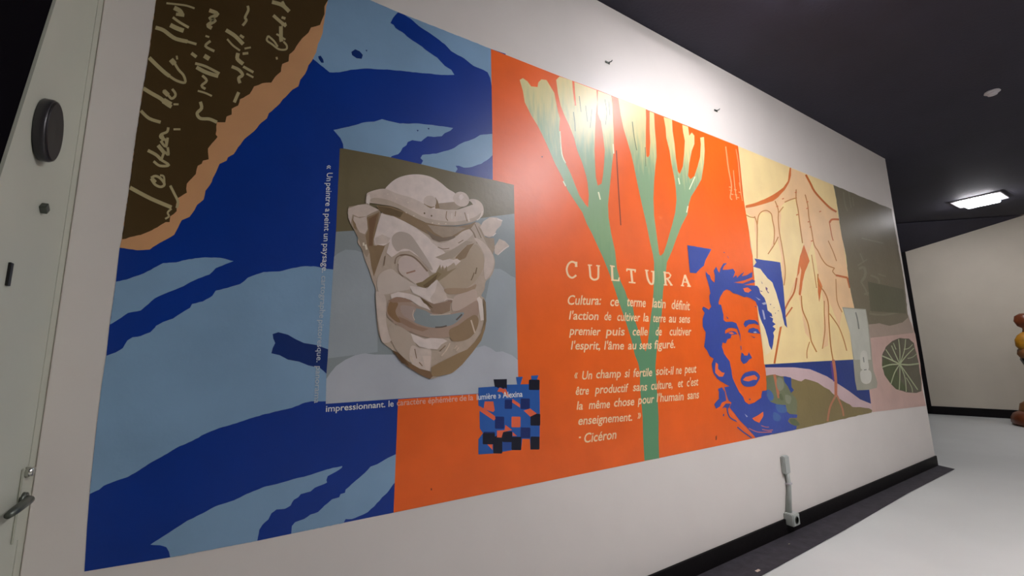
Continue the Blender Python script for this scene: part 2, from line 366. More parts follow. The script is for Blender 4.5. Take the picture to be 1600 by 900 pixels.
g.coat([[(549, 81), (555, 77), (562, 80), (567, 86), (565, 92), (557, 91), (550, 86)], [(497, 88), (501, 87), (505, 93), (506, 98), (502, 98), (498, 92)], [(571, 78), (574, 78), (573, 81)], [(651, 203), (654, 203), (653, 206)], [(668, 200), (671, 200), (670, 203)],
        [(516, 547), (494, 539), (475, 536), (462, 530), (450, 523), (435, 519), (426, 522), (427, 529), (430, 536), (426, 544), (424, 552), (437, 555), (450, 562), (467, 565), (482, 571), (500, 575), (506, 580), (511, 585), (516, 580)]], (6, 44, 110))
g.done()

# brown sheet with cursive writing
g = Layer('manuscript_sheet', label='dark brown torn sheet with a peach edge and pale cursive writing')
peach_out = [(187, 387), (200, 389), (214, 391), (234, 390), (244, 383), (260, 374), (272, 367), (278, 356), (284, 344), (296, 339), (304, 328), (308, 320), (318, 312), (321, 298), (328, 289), (335, 274), (340, 263), (343, 256), (354, 251), (356, 246), (365, 241), (372, 230), (382, 217), (397, 205), (405, 195), (417, 185), (420, 177), (437, 162), (442, 155), (457, 140), (466, 135), (469, 125), (477, 115), (482, 102), (489, 92), (494, 82), (497, 68), (504, 52), (507, 30), (512, 0), (520, -24)]
brown = [(191, 374), (220, 367), (237, 360), (259, 347), (265, 347), (266, 338), (276, 330), (275, 320), (277, 310), (292, 301), (291, 295), (292, 287), (306, 272), (309, 259), (315, 256), (317, 251), (326, 249), (325, 232), (335, 220), (340, 214), (337, 210), (339, 191), (352, 191), (354, 182), (362, 179), (362, 170), (372, 165), (375, 155), (390, 147), (397, 135), (410, 130), (424, 129), (430, 120), (439, 112), (441, 100), (451, 96), (452, 85), (460, 78), (466, 68), (472, 60), (482, 51), (486, 43), (500, 39), (507, 22), (507, 10), (513, 0), (520, -25)]
lu = [(262, -127), (243, 7), (234, 75), (222, 150), (211, 225), (201, 300), (191, 370)]
g.coat([lu + peach_out], (214, 160, 112), rag=0.5)
g.coat([lu + brown], (76, 58, 30), rag=0.5)
INK = (186, 172, 128)
g.strokes([
 (6, (203, 293), (235, 310), (268, 324)), (4, (276, 325), (278, 315), (272, 302), (266, 290)), (3, (268, 326), (262, 332), (264, 338), (258, 342)),
 (6, (238, 280), (243, 285)), (4, (236, 278), (243, 275), (251, 279), (257, 288), (251, 292), (242, 288), (236, 279)), (3, (257, 290), (256, 276), (250, 274)),
 (5, (231, 235), (244, 242), (252, 250)), (4, (252, 250), (264, 258), (250, 259), (240, 252)), (4, (252, 250), (257, 238), (263, 242), (262, 230)), (6, (247, 227), (256, 238)), (4, (251, 220), (259, 229), (262, 215)),
 (5, (220, 173), (233, 185), (251, 191)), (4, (263, 199), (261, 206), (252, 210), (251, 215), (259, 219), (260, 229)), (3, (271, 202), (282, 202)), (6, (252, 211), (256, 220)),
 (6, (224, 138), (237, 146), (251, 154), (260, 162), (268, 167)), (9, (255, 157), (267, 164)), (3, (271, 163), (279, 163)), (4, (255, 141), (263, 149), (268, 154), (273, 151), (274, 146), (269, 139)), (7, (256, 142), (263, 149)),
 (6, (233, 90), (244, 101), (257, 113), (265, 119)), (4, (265, 119), (276, 126), (289, 129), (287, 118), (279, 109), (273, 99)), (8, (267, 93), (273, 100)), (3, (277, 93), (276, 87)),
 (6, (243, 43), (255, 47), (267, 56), (276, 61), (293, 65)), (4, (293, 65), (307, 69)),
 (7, (266, 39), (276, 44), (287, 48)), (4, (270, 27), (281, 35), (295, 43)), (7, (272, 12), (281, 17), (285, 24)), (3, (260, 5), (279, 7), (292, 9), (304, 13)), (5, (275, 22), (288, 24)),
 (6, (327, 16), (340, 22), (328, 29), (336, 32), (325, 39), (331, 44)), (3, (321, 56), (327, 58)), (4, (329, 64), (321, 72), (335, 80)), (5, (299, 83), (307, 89)), (7, (319, 87), (327, 92)),
 (4, (305, 99), (322, 104), (343, 115)), (6, (307, 105), (322, 113), (341, 119)), (4, (316, 118), (323, 126), (315, 134), (321, 139)), (3, (309, 142), (320, 145), (331, 150)),
 (5, (313, 159), (315, 169), (308, 177), (313, 185), (327, 186), (339, 191)),
 (4, (387, 9), (388, 16), (383, 27), (385, 32), (379, 40)), (6, (353, 47), (367, 56), (380, 69)), (3, (355, 61), (364, 71), (375, 79)), (4, (375, 55), (381, 59)), (4, (379, 84), (388, 83)), (3, (382, 76), (392, 74)),
 (6, (372, 83), (371, 92), (380, 100)), (5, (362, 104), (373, 109), (379, 117), (373, 122), (375, 130)), (4, (380, 104), (396, 113)), (5, (373, 144), (366, 160)), (3, (385, 115), (396, 121)),
 (5, (427, 24), (436, 32), (447, 41)), (4, (440, 27), (446, 29)), (6, (439, 41), (439, 59), (440, 65)), (3, (432, 53), (446, 62)), (3, (440, 40), (447, 36)),
 (3, (419, 56), (417, 63), (425, 69), (436, 77), (447, 77), (448, 71), (443, 65)), (3, (419, 56), (428, 64), (434, 73)),
 (6, (425, 3), (441, 8), (452, 18)), (3, (432, 89), (433, 93)), (4, (441, 2), (446, 12))], INK)
g.done()

# grey panel behind the mask
g = Layer('grey_landscape_panel', label='olive, grey and pale grey cloud panel behind the painted mask')
ptop = [(531, 232), (537, 232), (607, 245), (660, 257), (710, 269), (770, 281), (803, 289)]
pr = [(803, 289), (804, 340), (805, 400), (808, 500), (810, 605)]
g.coat([ptop + pr[1:] + [(747, 615), (622, 623), (509, 631), (510, 585), (513, 546), (521, 421), (525, 360)]], (112, 101, 72))
g.coat([[(525, 362), (560, 360), (610, 358), (680, 352), (770, 338), (804, 334), (805, 400), (808, 500), (810, 605), (747, 615), (622, 623), (509, 631), (510, 585), (513, 546), (521, 421)]], (144, 152, 152))
g.coat([[(521, 415), (522, 401), (528, 396), (540, 390), (556, 391), (575, 398), (590, 420), (590, 550), (512, 560)], [(768, 423), (772, 420), (781, 420), (790, 425), (798, 431), (805, 434), (809, 560), (740, 560)]], (162, 170, 174))
g.coat([[(510, 592), (516, 583), (525, 572), (540, 562), (555, 555), (570, 552), (585, 554), (615, 554), (680, 560), (742, 544), (757, 540), (767, 544), (775, 550), (785, 549), (800, 555), (809, 562), (810, 605), (747, 615), (622, 623), (509, 631)]], (184, 188, 194))
g.done()

# orange panel
g = Layer('orange_panel', label='bright orange ground of the middle of the mural')
ORIGHT = [(1153, 228), (1159, 280), (1162, 312), (1170, 360), (1173, 386), (1176, 400), (1176.5, 415), (1178, 430), (1183, 476), (1185, 498), (1187, 510), (1189, 525), (1192, 548), (1195.5, 575), (1198, 590), (1199, 608), (1204, 640), (1206, 678)]
OBOT = [(1180, 684.5), (1007, 720.5), (615, 801)]
g.coat([[(767, 76.5), (875, 119), (935, 141), (1030, 179)] + ORIGHT + OBOT + [(619, 700), (622, 624), (747, 615.5), (810, 604), (805, 400), (803, 289), (770, 281), (769, 180)]], ORANGE)
g.strokes([(1.6, (963, 235), (966, 290), (970, 352))], (120, 50, 30))
g.strokes([(1.8, (1134, 229), (1138, 262), (1143, 290), (1141, 308), (1144, 312)), (1.5, (1150, 233), (1153, 250), (1155, 270), (1158, 305)), (1.4, (1146, 266), (1148, 290), (1151, 312)), (1.2, (1155, 285), (1160, 314))], (250, 165, 115))
g.strokes([(1.5, (x, y), (x+4, y+1)) for x, y in ((1139, 292), (1140, 297), (1142, 303), (1147, 296), (1148, 304), (1151, 308), (1154, 300))], (250, 165, 115))
g.coat([[(673, 763), (675, 763), (675, 766), (673, 766)], [(1118, 682), (1120, 680), (1120, 687), (1118, 688)], [(846, 244), (848, 244), (848, 246), (846, 246)]], (130, 50, 25))
g.done()

# tree: cream at the tips running into green
TM = bpy.data.materials.new('tree_paint'); TM.use_nodes = True
n = TM.node_tree.nodes; l = TM.node_tree.links; p = n['Principled BSDF']; p.inputs['Roughness'].default_value = 0.36
tc = n.new('ShaderNodeTexCoord'); sx = n.new('ShaderNodeSeparateXYZ'); l.new(tc.outputs['Object'], sx.inputs[0])
nz = n.new('ShaderNodeTexNoise'); nz.inputs['Scale'].default_value = 9; mp = n.new('ShaderNodeMapping'); mp.inputs['Scale'].default_value = (4, 1, 0.6)
l.new(tc.outputs['Object'], mp.inputs[0]); l.new(mp.outputs[0], nz.inputs['Vector'])
ad = n.new('ShaderNodeMath'); ad.operation = 'MULTIPLY_ADD'; ad.inputs[1].default_value = 0.5; l.new(nz.outputs['Fac'], ad.inputs[0]); l.new(sx.outputs['Z'], ad.inputs[2])
rp = n.new('ShaderNodeValToRGB'); mr = n.new('ShaderNodeMapRange'); mr.inputs['From Min'].default_value = 0.0; mr.inputs['From Max'].default_value = 2.8
l.new(ad.outputs[0], mr.inputs['Value']); l.new(mr.outputs[0], rp.inputs['Fac'])
el = rp.color_ramp.elements
el[0].position = 0.0; el[0].color = srgb((92, 148, 104)); el[1].position = 1.0; el[1].color = srgb((236, 214, 150))
for ps, c in ((0.35, (98, 148, 108)), (0.62, (134, 168, 120)), (0.80, (140, 170, 132)), (0.90, (214, 206, 146))):
    q = el.new(ps); q.color = srgb(c)
l.new(rp.outputs[0], p.inputs['Base Color'])
g = Layer('painted_tree', label='bare branching tree, green stem with cream branch tips')
tree = [(1007, 720), (1005, 685), (1004, 650), (1000, 605), (1000, 582), (997, 567), (992, 555), (987, 532), (980, 510), (977, 500), (967, 472), (960, 450), (952, 427), (942, 402), (935, 387), (925, 365), (917, 350), (910, 332), (900, 317), (887, 297), (880, 280), (867, 255), (855, 227), (847, 210), (840, 196), (830, 180), (820, 160), (817, 142), (812, 125), (817, 122), (824, 127), (830, 135), (840, 136), (841, 129), (846, 124), (854, 125), (860, 135), (866, 145), (869, 160), (872, 175), (875, 185), (874, 200), (875, 222), (880, 247), (892, 272), (897, 285), (905, 305), (915, 320), (919, 324), (920, 305), (918, 285), (916, 275), (910, 255), (902, 235), (897, 215), (890, 197), (882, 180), (876, 165), (872, 147), (869, 125), (874, 119.5), (894, 126), (895, 140), (898, 165), (900.5, 165), (898.5, 145), (897.5, 128), (932, 141), (933, 160), (931, 180), (930, 200), (929, 235), (930, 260), (931, 277), (934, 290), (940, 287), (942, 275), (944, 255), (945, 235), (942, 210), (939, 190), (934, 178), (933.5, 160), (934.5, 142), (955, 149.5), (957, 165), (958, 190), (959, 210), (959, 235), (956, 260), (954, 280), (952, 300), (950, 320), (951, 340), (955, 365), (961, 392), (964, 420), (970, 440), (977, 455), (980, 465), (989, 480), (992, 500), (1000, 525), (1004, 542), (1009, 549), (1012, 537), (1014, 520), (1016, 500), (1019, 480), (1021, 455), (1022, 430), (1022, 410), (1020, 397), (1016, 380), (1010, 350), (1002, 315), (997, 292), (994, 277), (990, 257), (986, 240), (980, 220), (974, 200), (970, 180), (967, 160), (966, 153), (1009, 170), (1009.5, 185), (1009, 210), (1009, 230), (1010, 244), (1012.5, 246), (1015, 242), (1016, 222), (1015, 200), (1015, 174), (1022, 177), (1023, 200), (1025, 222), (1026, 245), (1024, 260), (1022, 285), (1021, 310), (1022, 337), (1026, 367), (1030, 397), (1032, 400), (1037, 395), (1042, 380), (1050, 352), (1055, 332), (1057, 312), (1056, 295), (1054, 280), (1049, 255), (1046, 235), (1041, 215), (1040, 200), (1037, 183), (1050, 187), (1051, 205), (1054, 225), (1056, 247), (1059, 267), (1062, 272), (1067, 260), (1069, 240), (1070, 220), (1067, 205), (1066, 195), (1075, 198), (1077, 212), (1081, 207), (1085, 212), (1085, 225), (1081, 235), (1077, 255), (1075, 275), (1079, 280), (1085, 275), (1090, 260), (1094, 245), (1095, 225), (1094, 215), (1100, 214), (1101, 235), (1100, 255), (1096, 280), (1090, 291), (1080, 307), (1076, 320), (1074, 335), (1065, 352), (1057, 372), (1050, 392), (1042, 410), (1040, 430), (1036, 455), (1034, 492), (1031, 500), (1029, 530), (1026, 550), (1024, 575), (1026, 600), (1029, 650), (1029, 685), (1030, 716)]
g.coat([tree], TM)
g.strokes([(1.2, (896, 175), (898, 190), (899, 205)), (1, (915, 165), (918, 190)), (1, (945, 155), (948, 175), (946, 195)), (1, (951, 158), (953, 180)), (1.2, (988, 190), (991, 215), (995, 235)), (1, (1008, 230), (1009, 260)), (1, (905, 150), (908, 175)), (1, (925, 170), (922, 200))], (96, 112, 84))
g.strokes([(2.2, (935, 300), (938, 312)), (1.8, (958, 225), (959, 240)), (1.8, (880, 283), (884, 291)), (1.8, (1060, 278), (1062, 288)), (1.8, (1075, 322), (1073, 332)), (1.6, (875, 205), (878, 240), (884, 255)), (1.5, (1086, 276), (1077, 296))], (240, 240, 205))
g.done()

# lettering ---------------------------------------------------------
CREAM = (252, 214, 168); TWHITE = (232, 232, 228)
def glyphs(txt, off=0.0):
    cu = bpy.data.curves.new('text', 'FONT'); cu.body = txt; cu.size = 1; cu.resolution_u = 3; cu.offset = off
    o = bpy.data.objects.new('text', cu); col.objects.link(o)
    dg = bpy.context.evaluated_depsgraph_get(); me = bpy.data.meshes.new_from_object(o.evaluated_get(dg))
    vs = [(v.co.x, v.co.y) for v in me.vertices]; fs = [tuple(p.vertices) for p in me.polygons]
    bpy.data.objects.remove(o); bpy.data.meshes.remove(me); bpy.data.curves.remove(cu)
    return vs, fs
def words(name, items, cap, c, shear=0.22, off=0.0, vertical=False, parent=None):
    """items: (word, start of baseline, end of baseline) on the wall; cap: capital height"""
    LAYER[0] += 1; y = WALL_Y - 0.0008 - LAYER[0]*0.00003
    V, F = [], []
    for txt, a, b in items:
        vs, fs = glyphs(txt, off)
        if not vs: continue
        x0 = min(v[0] for v in vs); x1 = max(v[0] for v in vs)
        # measured in place, kept in wall space
        if vertical: up = (a[0] + cap, a[1]), (b[0] + cap, b[1])
        else: up = (a[0], a[1] - cap), (b[0], b[1] - cap)
        A = on_wall(*a, y); B = on_wall(*b, y); H = (on_wall(*up[0], y) - A + on_wall(*up[1], y) - B) / 2
        X = B - A; b0 = len(V)
        if not vertical: H = Vector((0, 0, H.z))
        sh = shear * H.length / max(1e-6, X.length)
        for (vx, vy) in vs:
            k = vy / 0.72; s = (vx - x0) / max(1e-6, x1 - x0)
            s = s * (1 - 0.6*sh) + sh * k if not vertical else s
            V.append(A + X * s + H * k)
        F += [tuple(b0 + i for i in f) for f in fs]
        mesh_obj(name, V, F, [paint(c)], parent or mural); V, F = [], []
TITLE = [
 ([(3, (901, 417), (899, 411), (893, 409), (888, 413), (885.5, 421), (888, 430), (894, 434), (900.5, 430))], [(3.5, (900.5, 409), (900, 417))]),
 ([(3, (921, 415), (922, 425), (923, 433), (928, 437), (934, 435), (935, 428), (935, 415))], [(2, (918.5, 414), (925, 414.5)), (2, (931.5, 415), (937.5, 415.5))]),
 ([], [(3.4, (956, 415.5), (957, 437)), (2.2, (955, 437.5), (968, 438.5)), (2.2, (967.5, 433.5), (966.5, 439)), (2, (953, 415), (960.5, 416.5))]),
 ([], [(2.6, (979, 420.5), (993, 422)), (2, (979.5, 420), (979.5, 424)), (2, (992.8, 421), (992.3, 425.5)), (3.2, (986, 421), (988, 441)), (2.2, (982.5, 441), (993, 442))]),
 ([(3, (1010, 423), (1012, 435), (1016, 443), (1020, 443), (1021, 436), (1021, 424))], [(2, (1007.8, 422), (1013.3, 423)), (2, (1017, 424), (1022.6, 424.5))]),
 ([], [(3, (1038.5, 425), (1040.2, 445)), (2, (1037, 445), (1043, 445.5)), (2, (1036.5, 425), (1040, 425.3)), (2.4, (1038, 426), (1045, 426.5), (1048, 430), (1046, 434), (1040, 436)), (2.8, (1043, 436), (1049, 445)), (2, (1047, 445), (1051, 445.5))]),
 ([], [(2.2, (1070, 429.5), (1066, 446)), (3.2, (1070, 429.5), (1077, 447)), (2, (1067.5, 440.5), (1074, 441)), (2, (1063.8, 446), (1069, 446.6)), (2, (1073.8, 447), (1079.5, 447.5))])]
for cv, st in TITLE:
    t = Layer('serif_capital')
    if cv: t.strokes(cv, CREAM)
    t.strokes(st, CREAM, smooth=False)
    t.done()
W_ = [
 [("Cultura:", (886, 476), (940, 476)), ("ce", (953, 478), (968, 478)), ("terme", (979, 478), (1010, 480)), ("latin", (1019, 480), (1041, 481.5)), ("définit", (1049, 482.5), (1079, 485))],
 [("l'action", (889, 499), (936, 500)), ("de", (944, 500), (956, 500.5)), ("cultiver", (964, 501), (1001, 502)), ("la", (1005, 502), (1015, 502.5)), ("terre", (1020, 503), (1041, 503.5)), ("au", (1045, 503.5), (1057, 504)), ("sens", (1061, 504), (1079, 504.5))],
 [("premier", (890, 523), (939, 524)), ("puis", (947, 524), (977, 524)), ("celle", (988, 524), (1013, 524)), ("de", (1024, 524), (1035, 524)), ("cultiver", (1046, 524), (1081, 524))],
 [("l'esprit,", (892, 546), (939, 546)), ("l'âme", (944, 546), (976, 546)), ("au", (981, 546), (995, 545.5)), ("sens", (999, 545.5), (1019, 545)), ("figuré.", (1022, 545), (1056, 543.5))],
 [("«", (897, 591), (903.5, 591)), ("Un", (909, 593), (926, 592)), ("champ", (931, 591), (971, 589.5)), ("si", (976, 589.5), (984.5, 589)), ("fertile", (989, 589), (1020, 587.5)), ("soit-il", (1025, 586), (1053, 585)), ("ne", (1056, 584.5), (1066, 584)), ("peut", (1070, 583), (1089, 582))],
 [("être", (899, 617), (921, 616)), ("productif", (930, 615), (982, 612)), ("sans", (989, 611), (1012, 610)), ("culture,", (1017, 609), (1052, 606)), ("et", (1059, 605), (1068, 604.5)), ("c'est", (1073, 604), (1092, 602))],
 [("la", (901, 640), (912, 640)), ("même", (920, 639), (954, 637)), ("chose", (959, 635.5), (992, 633)), ("pour", (997, 631.5), (1023, 629)), ("l'humain", (1026, 628), (1069, 625)), ("sans", (1074, 624), (1093, 622))],
 [("enseignement.", (903, 664), (989, 657)), ("»", (996, 654), (1002.5, 653.5))],
 [("-", (904, 688), (908.5, 688)), ("Cicéron", (912, 692), (964, 685))]]
for i, ln in enumerate(W_): words('painted_word', ln, 15 if i in (0, 8) else 13.5, CREAM, 0.24, 0.014)
words('painted_word', [("impressionnant.", (509, 643.5), (602, 636)), ("le", (607, 635.5), (615, 635))], 9.8, TWHITE, 0.0, 0.012)
words('painted_word', [("caractère", (620, 634), (665, 630.5)), ("éphémère", (669, 630.5), (715, 627)), ("de", (718, 626.5), (729, 626)), ("la", (732, 625.7), (739.5, 625.2))], 9.5, (238, 180, 160), 0.0, 0.008)
ltail = [("lumière", (745, 625), (775, 622.5)), ("»", (778.5, 622.5), (782.5, 622)), ("Alexina", (785.5, 621.8), (816.5, 619.8))]
words('painted_word', [("«", (511, 258), (510.5, 264)), ("Un", (511, 270), (510, 283)), ("peintre", (510, 286), (508.5, 322)), ("a", (508.5, 326), (508, 331)), ("peint", (507.5, 334), (506.5, 361)), ("un", (506, 365), (505.5, 377)), ("paysage.", (505, 381), (503, 426))], 9.5, TWHITE, 0, 0.006, True)
words('painted_word', [("cartographe", (502.5, 431), (499, 497)), ("pittoresque.", (498, 500), (494.5, 566)), ("panorama", (494, 572), (491, 630))], 9, (196, 204, 208), 0, 0.004, True)

# woven emblem -------------------------------------------------------
e = Layer('woven_emblem', label='small woven square of blue and navy blocks with orange gaps')
E_ = lambda pts: P(720, 570, 5.625, pts)
BB = (36, 92, 170); NV = (2, 5, 34); NV2 = (12, 38, 104)
e.coat([E_([(155, 200), (300, 190), (410, 175), (600, 170), (692, 200), (695, 430), (692, 740), (612, 746), (608, 652), (540, 650), (530, 750), (450, 750), (280, 780), (155, 788), (155, 655), (195, 600), (180, 578), (168, 560), (165, 400), (155, 350)]), E_([(485, 108), (545, 105), (525, 172), (495, 172)]), E_([(618, 96), (683, 92), (668, 135), (620, 135)])], BB)
def blk(a, b, c, d): return E_([(a+6, b), (c-5, b+1), (c, b+8), (c-1, d-7), (c-7, d), (a+5, d-1), (a, d-8), (a+1, b+7)])
e.coat([blk(300, 455, 382, 562), blk(525, 295, 607, 390), blk(525, 550, 612, 645), blk(200, 588, 300, 660), blk(385, 305, 452, 388)], NV2)
e.coat([E_([(288, 128), (405, 125), (405, 215), (390, 200), (372, 212), (350, 195), (330, 205), (315, 195), (300, 195)]), blk(598, 130, 693, 222), blk(612, 430, 699, 535), blk(192, 600, 300, 700), blk(285, 640, 366, 780), blk(365, 585, 452, 680), blk(445, 632, 532, 750), blk(612, 630, 693, 745), E_([(285, 640), (370, 590), (450, 640), (532, 640), (532, 670), (285, 670)])], NV)
e.coat([E_([(210, 322), (286, 322), (298, 400), (285, 415), (200, 390)]), E_([(158, 360), (200, 382), (300, 450), (305, 475), (290, 490), (165, 405)]), blk(445, 455, 525, 550), E_([(455, 300), (520, 345), (520, 376), (450, 330)]), E_([(552, 402), (610, 384), (668, 428), (610, 456)]),
        E_([(320, 235), (340, 200), (372, 212), (395, 212), (412, 250), (445, 292), (400, 275), (360, 240)]), E_([(318, 578), (385, 574), (392, 528), (452, 574), (372, 592), (358, 640), (318, 638)]), E_([(455, 590), (495, 626), (455, 626)]), E_([(232, 700), (280, 700), (280, 750)])], (236, 104, 66))
e.coat([blk(368, 680, 445, 750)], (40, 78, 150))
e.done()
words('painted_word', ltail, 9.5, TWHITE, 0.0, 0.012)

# right-hand panels --------------------------------------------------
g = Layer('root_panel', label='pale yellow panel with orange-brown outlined tree roots')
g.coat([[(1153.5, 228.5), (1302, 289), (1307, 312), (1311, 344), (1315, 368), (1322, 400), (1326, 440), (1331, 464), (1335, 482), (1340, 530), (1340, 562), (1330, 562), (1270, 565), (1194, 569.5), (1190, 525), (1185, 498), (1178, 430), (1176, 400), (1170, 360), (1162, 312)]], (252, 222, 160))
g.coat([[(1236, 263), (1259, 273), (1270, 296), (1290, 318), (1307, 331), (1318, 380), (1326, 440), (1331, 464), (1335, 482), (1316, 482), (1312, 512), (1296, 472), (1294, 540), (1285, 545), (1288, 480), (1279, 430), (1270, 376), (1262, 400), (1255, 440), (1252, 470), (1266, 530), (1258, 520), (1248, 462), (1244, 440), (1226, 490), (1230, 470), (1244, 434), (1248, 410), (1256, 382), (1250, 352), (1244, 309), (1226, 317), (1221, 322), (1219, 370), (1226, 412), (1225, 446), (1220, 395), (1214, 372), (1201, 397), (1210, 370), (1205, 334), (1190, 331), (1185, 340), (1183, 404), (1178, 340), (1166, 332), (1165, 324), (1196, 316), (1224, 296), (1234, 280)]], (248, 206, 156), rag=0.4)
RT = (214, 112, 52)
g.coat([[(1234, 262), (1236, 262), (1236, 274), (1233, 285), (1226, 297), (1216, 308), (1208, 314), (1196, 318), (1178, 323), (1165, 325), (1165, 321), (1180, 317), (1194, 311.5), (1210, 303), (1224, 293), (1231, 283)],
        [(1256, 382), (1250, 400), (1247, 416), (1245, 434), (1249, 426), (1250, 416), (1252, 422), (1250, 440), (1248, 460), (1251, 462), (1254, 440), (1258, 424), (1265, 408), (1261, 396)],
        [(1277, 428), (1280, 436), (1285, 448), (1282, 460), (1280, 472), (1278, 456)]], (222, 120, 58), rag=0.3)
g.strokes([(3, (1259, 273), (1266, 286), (1272, 298), (1282, 310), (1296, 324), (1307, 331)), (3, (1311, 343), (1300, 343), (1296, 348)), (1.5, (1296, 348), (1300, 370), (1302, 376)),
 (3, (1306, 430), (1324, 434)), (3, (1324, 434), (1328, 450)), (2.5, (1245, 434), (1241, 456), (1232, 472), (1226, 484)), (3, (1222, 500), (1218, 522), (1214, 545), (1210, 568)), (2.2, (1224, 500), (1238, 480))], (206, 106, 40))
g.strokes([(1.6, (1244, 296), (1244, 312), (1247, 328), (1250, 352), (1254, 380)), (1.6, (1258, 304), (1262, 320), (1264, 340), (1268, 360), (1272, 382), (1278, 392), (1284, 404), (1292, 414), (1304, 419)), (1.4, (1304, 419), (1301, 424), (1306, 430)),
 (1.6, (1226, 316), (1235, 312), (1245, 309)), (1.5, (1179, 338), (1183, 352), (1183, 380), (1183, 404)), (1.5, (1183, 352), (1185, 338), (1190, 331), (1198, 329), (1205, 334), (1207, 344), (1210, 360), (1209, 382)),
 (1.5, (1211, 314), (1216, 328), (1216, 344), (1218, 364), (1222, 386), (1226, 412), (1227, 428), (1225, 446)), (1.4, (1217, 332), (1224, 323)), (1.4, (1166, 336), (1172, 339), (1179, 340)), (1.6, (1216, 370), (1210, 382), (1200, 397)),
 (1.8, (1252, 462), (1254, 484), (1262, 504), (1266, 524), (1268, 534), (1276, 550)), (1.4, (1265, 534), (1261, 548), (1261, 560)), (1.8, (1278, 428), (1279, 444), (1288, 456), (1294, 472), (1295, 500), (1298, 540), (1302, 564)),
 (1.4, (1294, 376), (1302, 394), (1307, 408)), (1.6, (1296, 490), (1310, 510), (1318, 530), (1323, 548)), (1.4, (1288, 470), (1288, 490), (1289, 516), (1285, 545)), (1.2, (1306, 436), (1308, 470), (1316, 488)), (1.2, (1268, 398), (1272, 424), (1276, 450))], (196, 124, 46))
g.strokes([(1.6, (x, y), (x-3, y+1)) for x, y in ((1263, 315), (1263, 325), (1265, 346), (1268, 354), (1270, 376), (1245, 300), (1247, 335), (1216, 322), (1225, 310), (1283, 330))], RT)
g.done()

g = Layer('hill_panel', label='olive hill under a lilac arc and dark blue band')
arc = [(1361, 631), (1344, 624), (1328, 612), (1310, 600), (1292, 588), (1266, 577), (1240, 574), (1196, 574)]
low = [(1197, 587), (1210, 585), (1220, 588), (1228, 588), (1236, 591), (1242, 593), (1252, 596), (1258, 592), (1266, 594), (1278, 598), (1288, 605), (1296, 609), (1300, 614), (1310, 622), (1318, 627), (1328, 632), (1332, 636), (1344, 636), (1358, 638), (1363, 641)]
g.coat([[(1195, 569.5), (1270, 565), (1330, 562), (1350, 561), (1359, 610)] + arc], (34, 58, 128))
g.coat([arc[::-1] + [(1363, 634), (1363, 641)] + low[::-1]], (206, 178, 178))
g.coat([low + [(1362, 644.5), (1290, 661), (1245, 671), (1206, 679)]], (132, 116, 74), rag=0.4)
g.coat([P(1050, 560, 6.667, q) for q in ([(985, 320), (1000, 200), (1110, 190), (1160, 210), (1200, 300), (1250, 370), (1300, 440), (1290, 590), (1210, 560), (1100, 500), (990, 460)],)], (116, 122, 92), smooth=True)
g.coat([P(1050, 560, 6.667, q) for q in ([(1160, 185), (1240, 200), (1245, 300), (1272, 330), (1240, 360), (1210, 300), (1170, 240)],)], (44, 74, 150))
g.strokes([(4, (1210, 585), (1213, 600), (1217, 622)), (4.5, (1302, 562), (1305, 584), (1306, 600), (1306, 618))], (196, 118, 84))
g.strokes([(3, (1306, 618), (1297, 636), (1293, 658)), (2.5, (1308, 618), (1316, 638), (1318, 650))], (190, 122, 92))
g.strokes([(2.5, (1299, 566), (1301, 584), (1303, 596))], (100, 60, 140))
g.done()

g = Layer('slate_panel', label='dark grey-green panel at the right end of the mural')
g.coat([[(1335, 480), (1419, 496), (1424, 505), (1430, 522), (1438, 568), (1442, 612), (1447, 634), (1363, 644), (1361, 631), (1357, 600), (1340, 562)]], (206, 172, 160))
g.coat([[(1353, 483), (1419, 492), (1428, 520), (1360, 528)]], (172, 152, 136))
g.coat([[(1302, 289), (1393, 326.5), (1399, 360), (1406, 400), (1413, 440), (1419, 496), (1410, 504), (1390, 509), (1374, 505), (1357, 507), (1345, 495), (1335, 482), (1331, 464), (1326, 440), (1322, 400), (1315, 368), (1307, 312)]], (118, 108, 86), rag=0.4)
g.strokes([(4, (1342, 420), (1350, 418), (1352, 430), (1346, 440)), (3, (1360, 430), (1372, 436), (1374, 450)), (3, (1350, 460), (1376, 452), (1402, 452)), (2.5, (1345, 440), (1352, 452), (1356, 462)), (3, (1358, 490), (1380, 492), (1404, 488)), (2, (1318, 300), (1320, 318), (1324, 330)), (1.6, (1332, 308), (1334, 322)), (2, (1346, 372), (1362, 376), (1380, 380)), (2, (1344, 396), (1350, 410)), (1.6, (1358, 470), (1362, 480), (1360, 488)), (2, (1372, 428), (1384, 432)), (1.6, (1364, 446), (1366, 458)), (2, (1326, 300), (1330, 325)), (2, (1340, 415), (1355, 405))], (132, 126, 102))
g.coat([[(1356, 440), (1412, 452), (1416, 490), (1360, 486)]], (92, 90, 66))
g.done()
g = Layer('pale_figure_panel', label='small pale grey upright panel with a white rounded form')
g.coat([[(1316, 480), (1353, 483), (1357, 506), (1361, 540), (1363, 564), (1365, 580), (1368, 588), (1371, 598), (1370, 606), (1358, 609), (1339, 610), (1336, 594), (1333, 560), (1328, 520)]], (166, 164, 146))
g.coat([[(1318, 482), (1352, 484), (1356, 508), (1359, 540), (1361, 562), (1335, 562), (1328, 520)]], (196, 196, 182))
g.coat([[(1345, 552), (1349, 548), (1354, 550), (1356, 562), (1357, 577), (1346, 577), (1344, 565)], [(1344, 584), (1346, 579), (1353, 577), (1360, 580), (1362, 588), (1360, 597), (1353, 600), (1346, 596)]], (208, 206, 194), smooth=True)
g.strokes([(1.6, (1349, 558), (1350, 566)), (1.4, (1350, 578), (1354, 577.5)), (2, (1337, 488), (1340, 500), (1342, 514))], (120, 124, 112))
g.done()
g = Layer('round_green_leaf', label='round dark green leaf with pale branching veins')
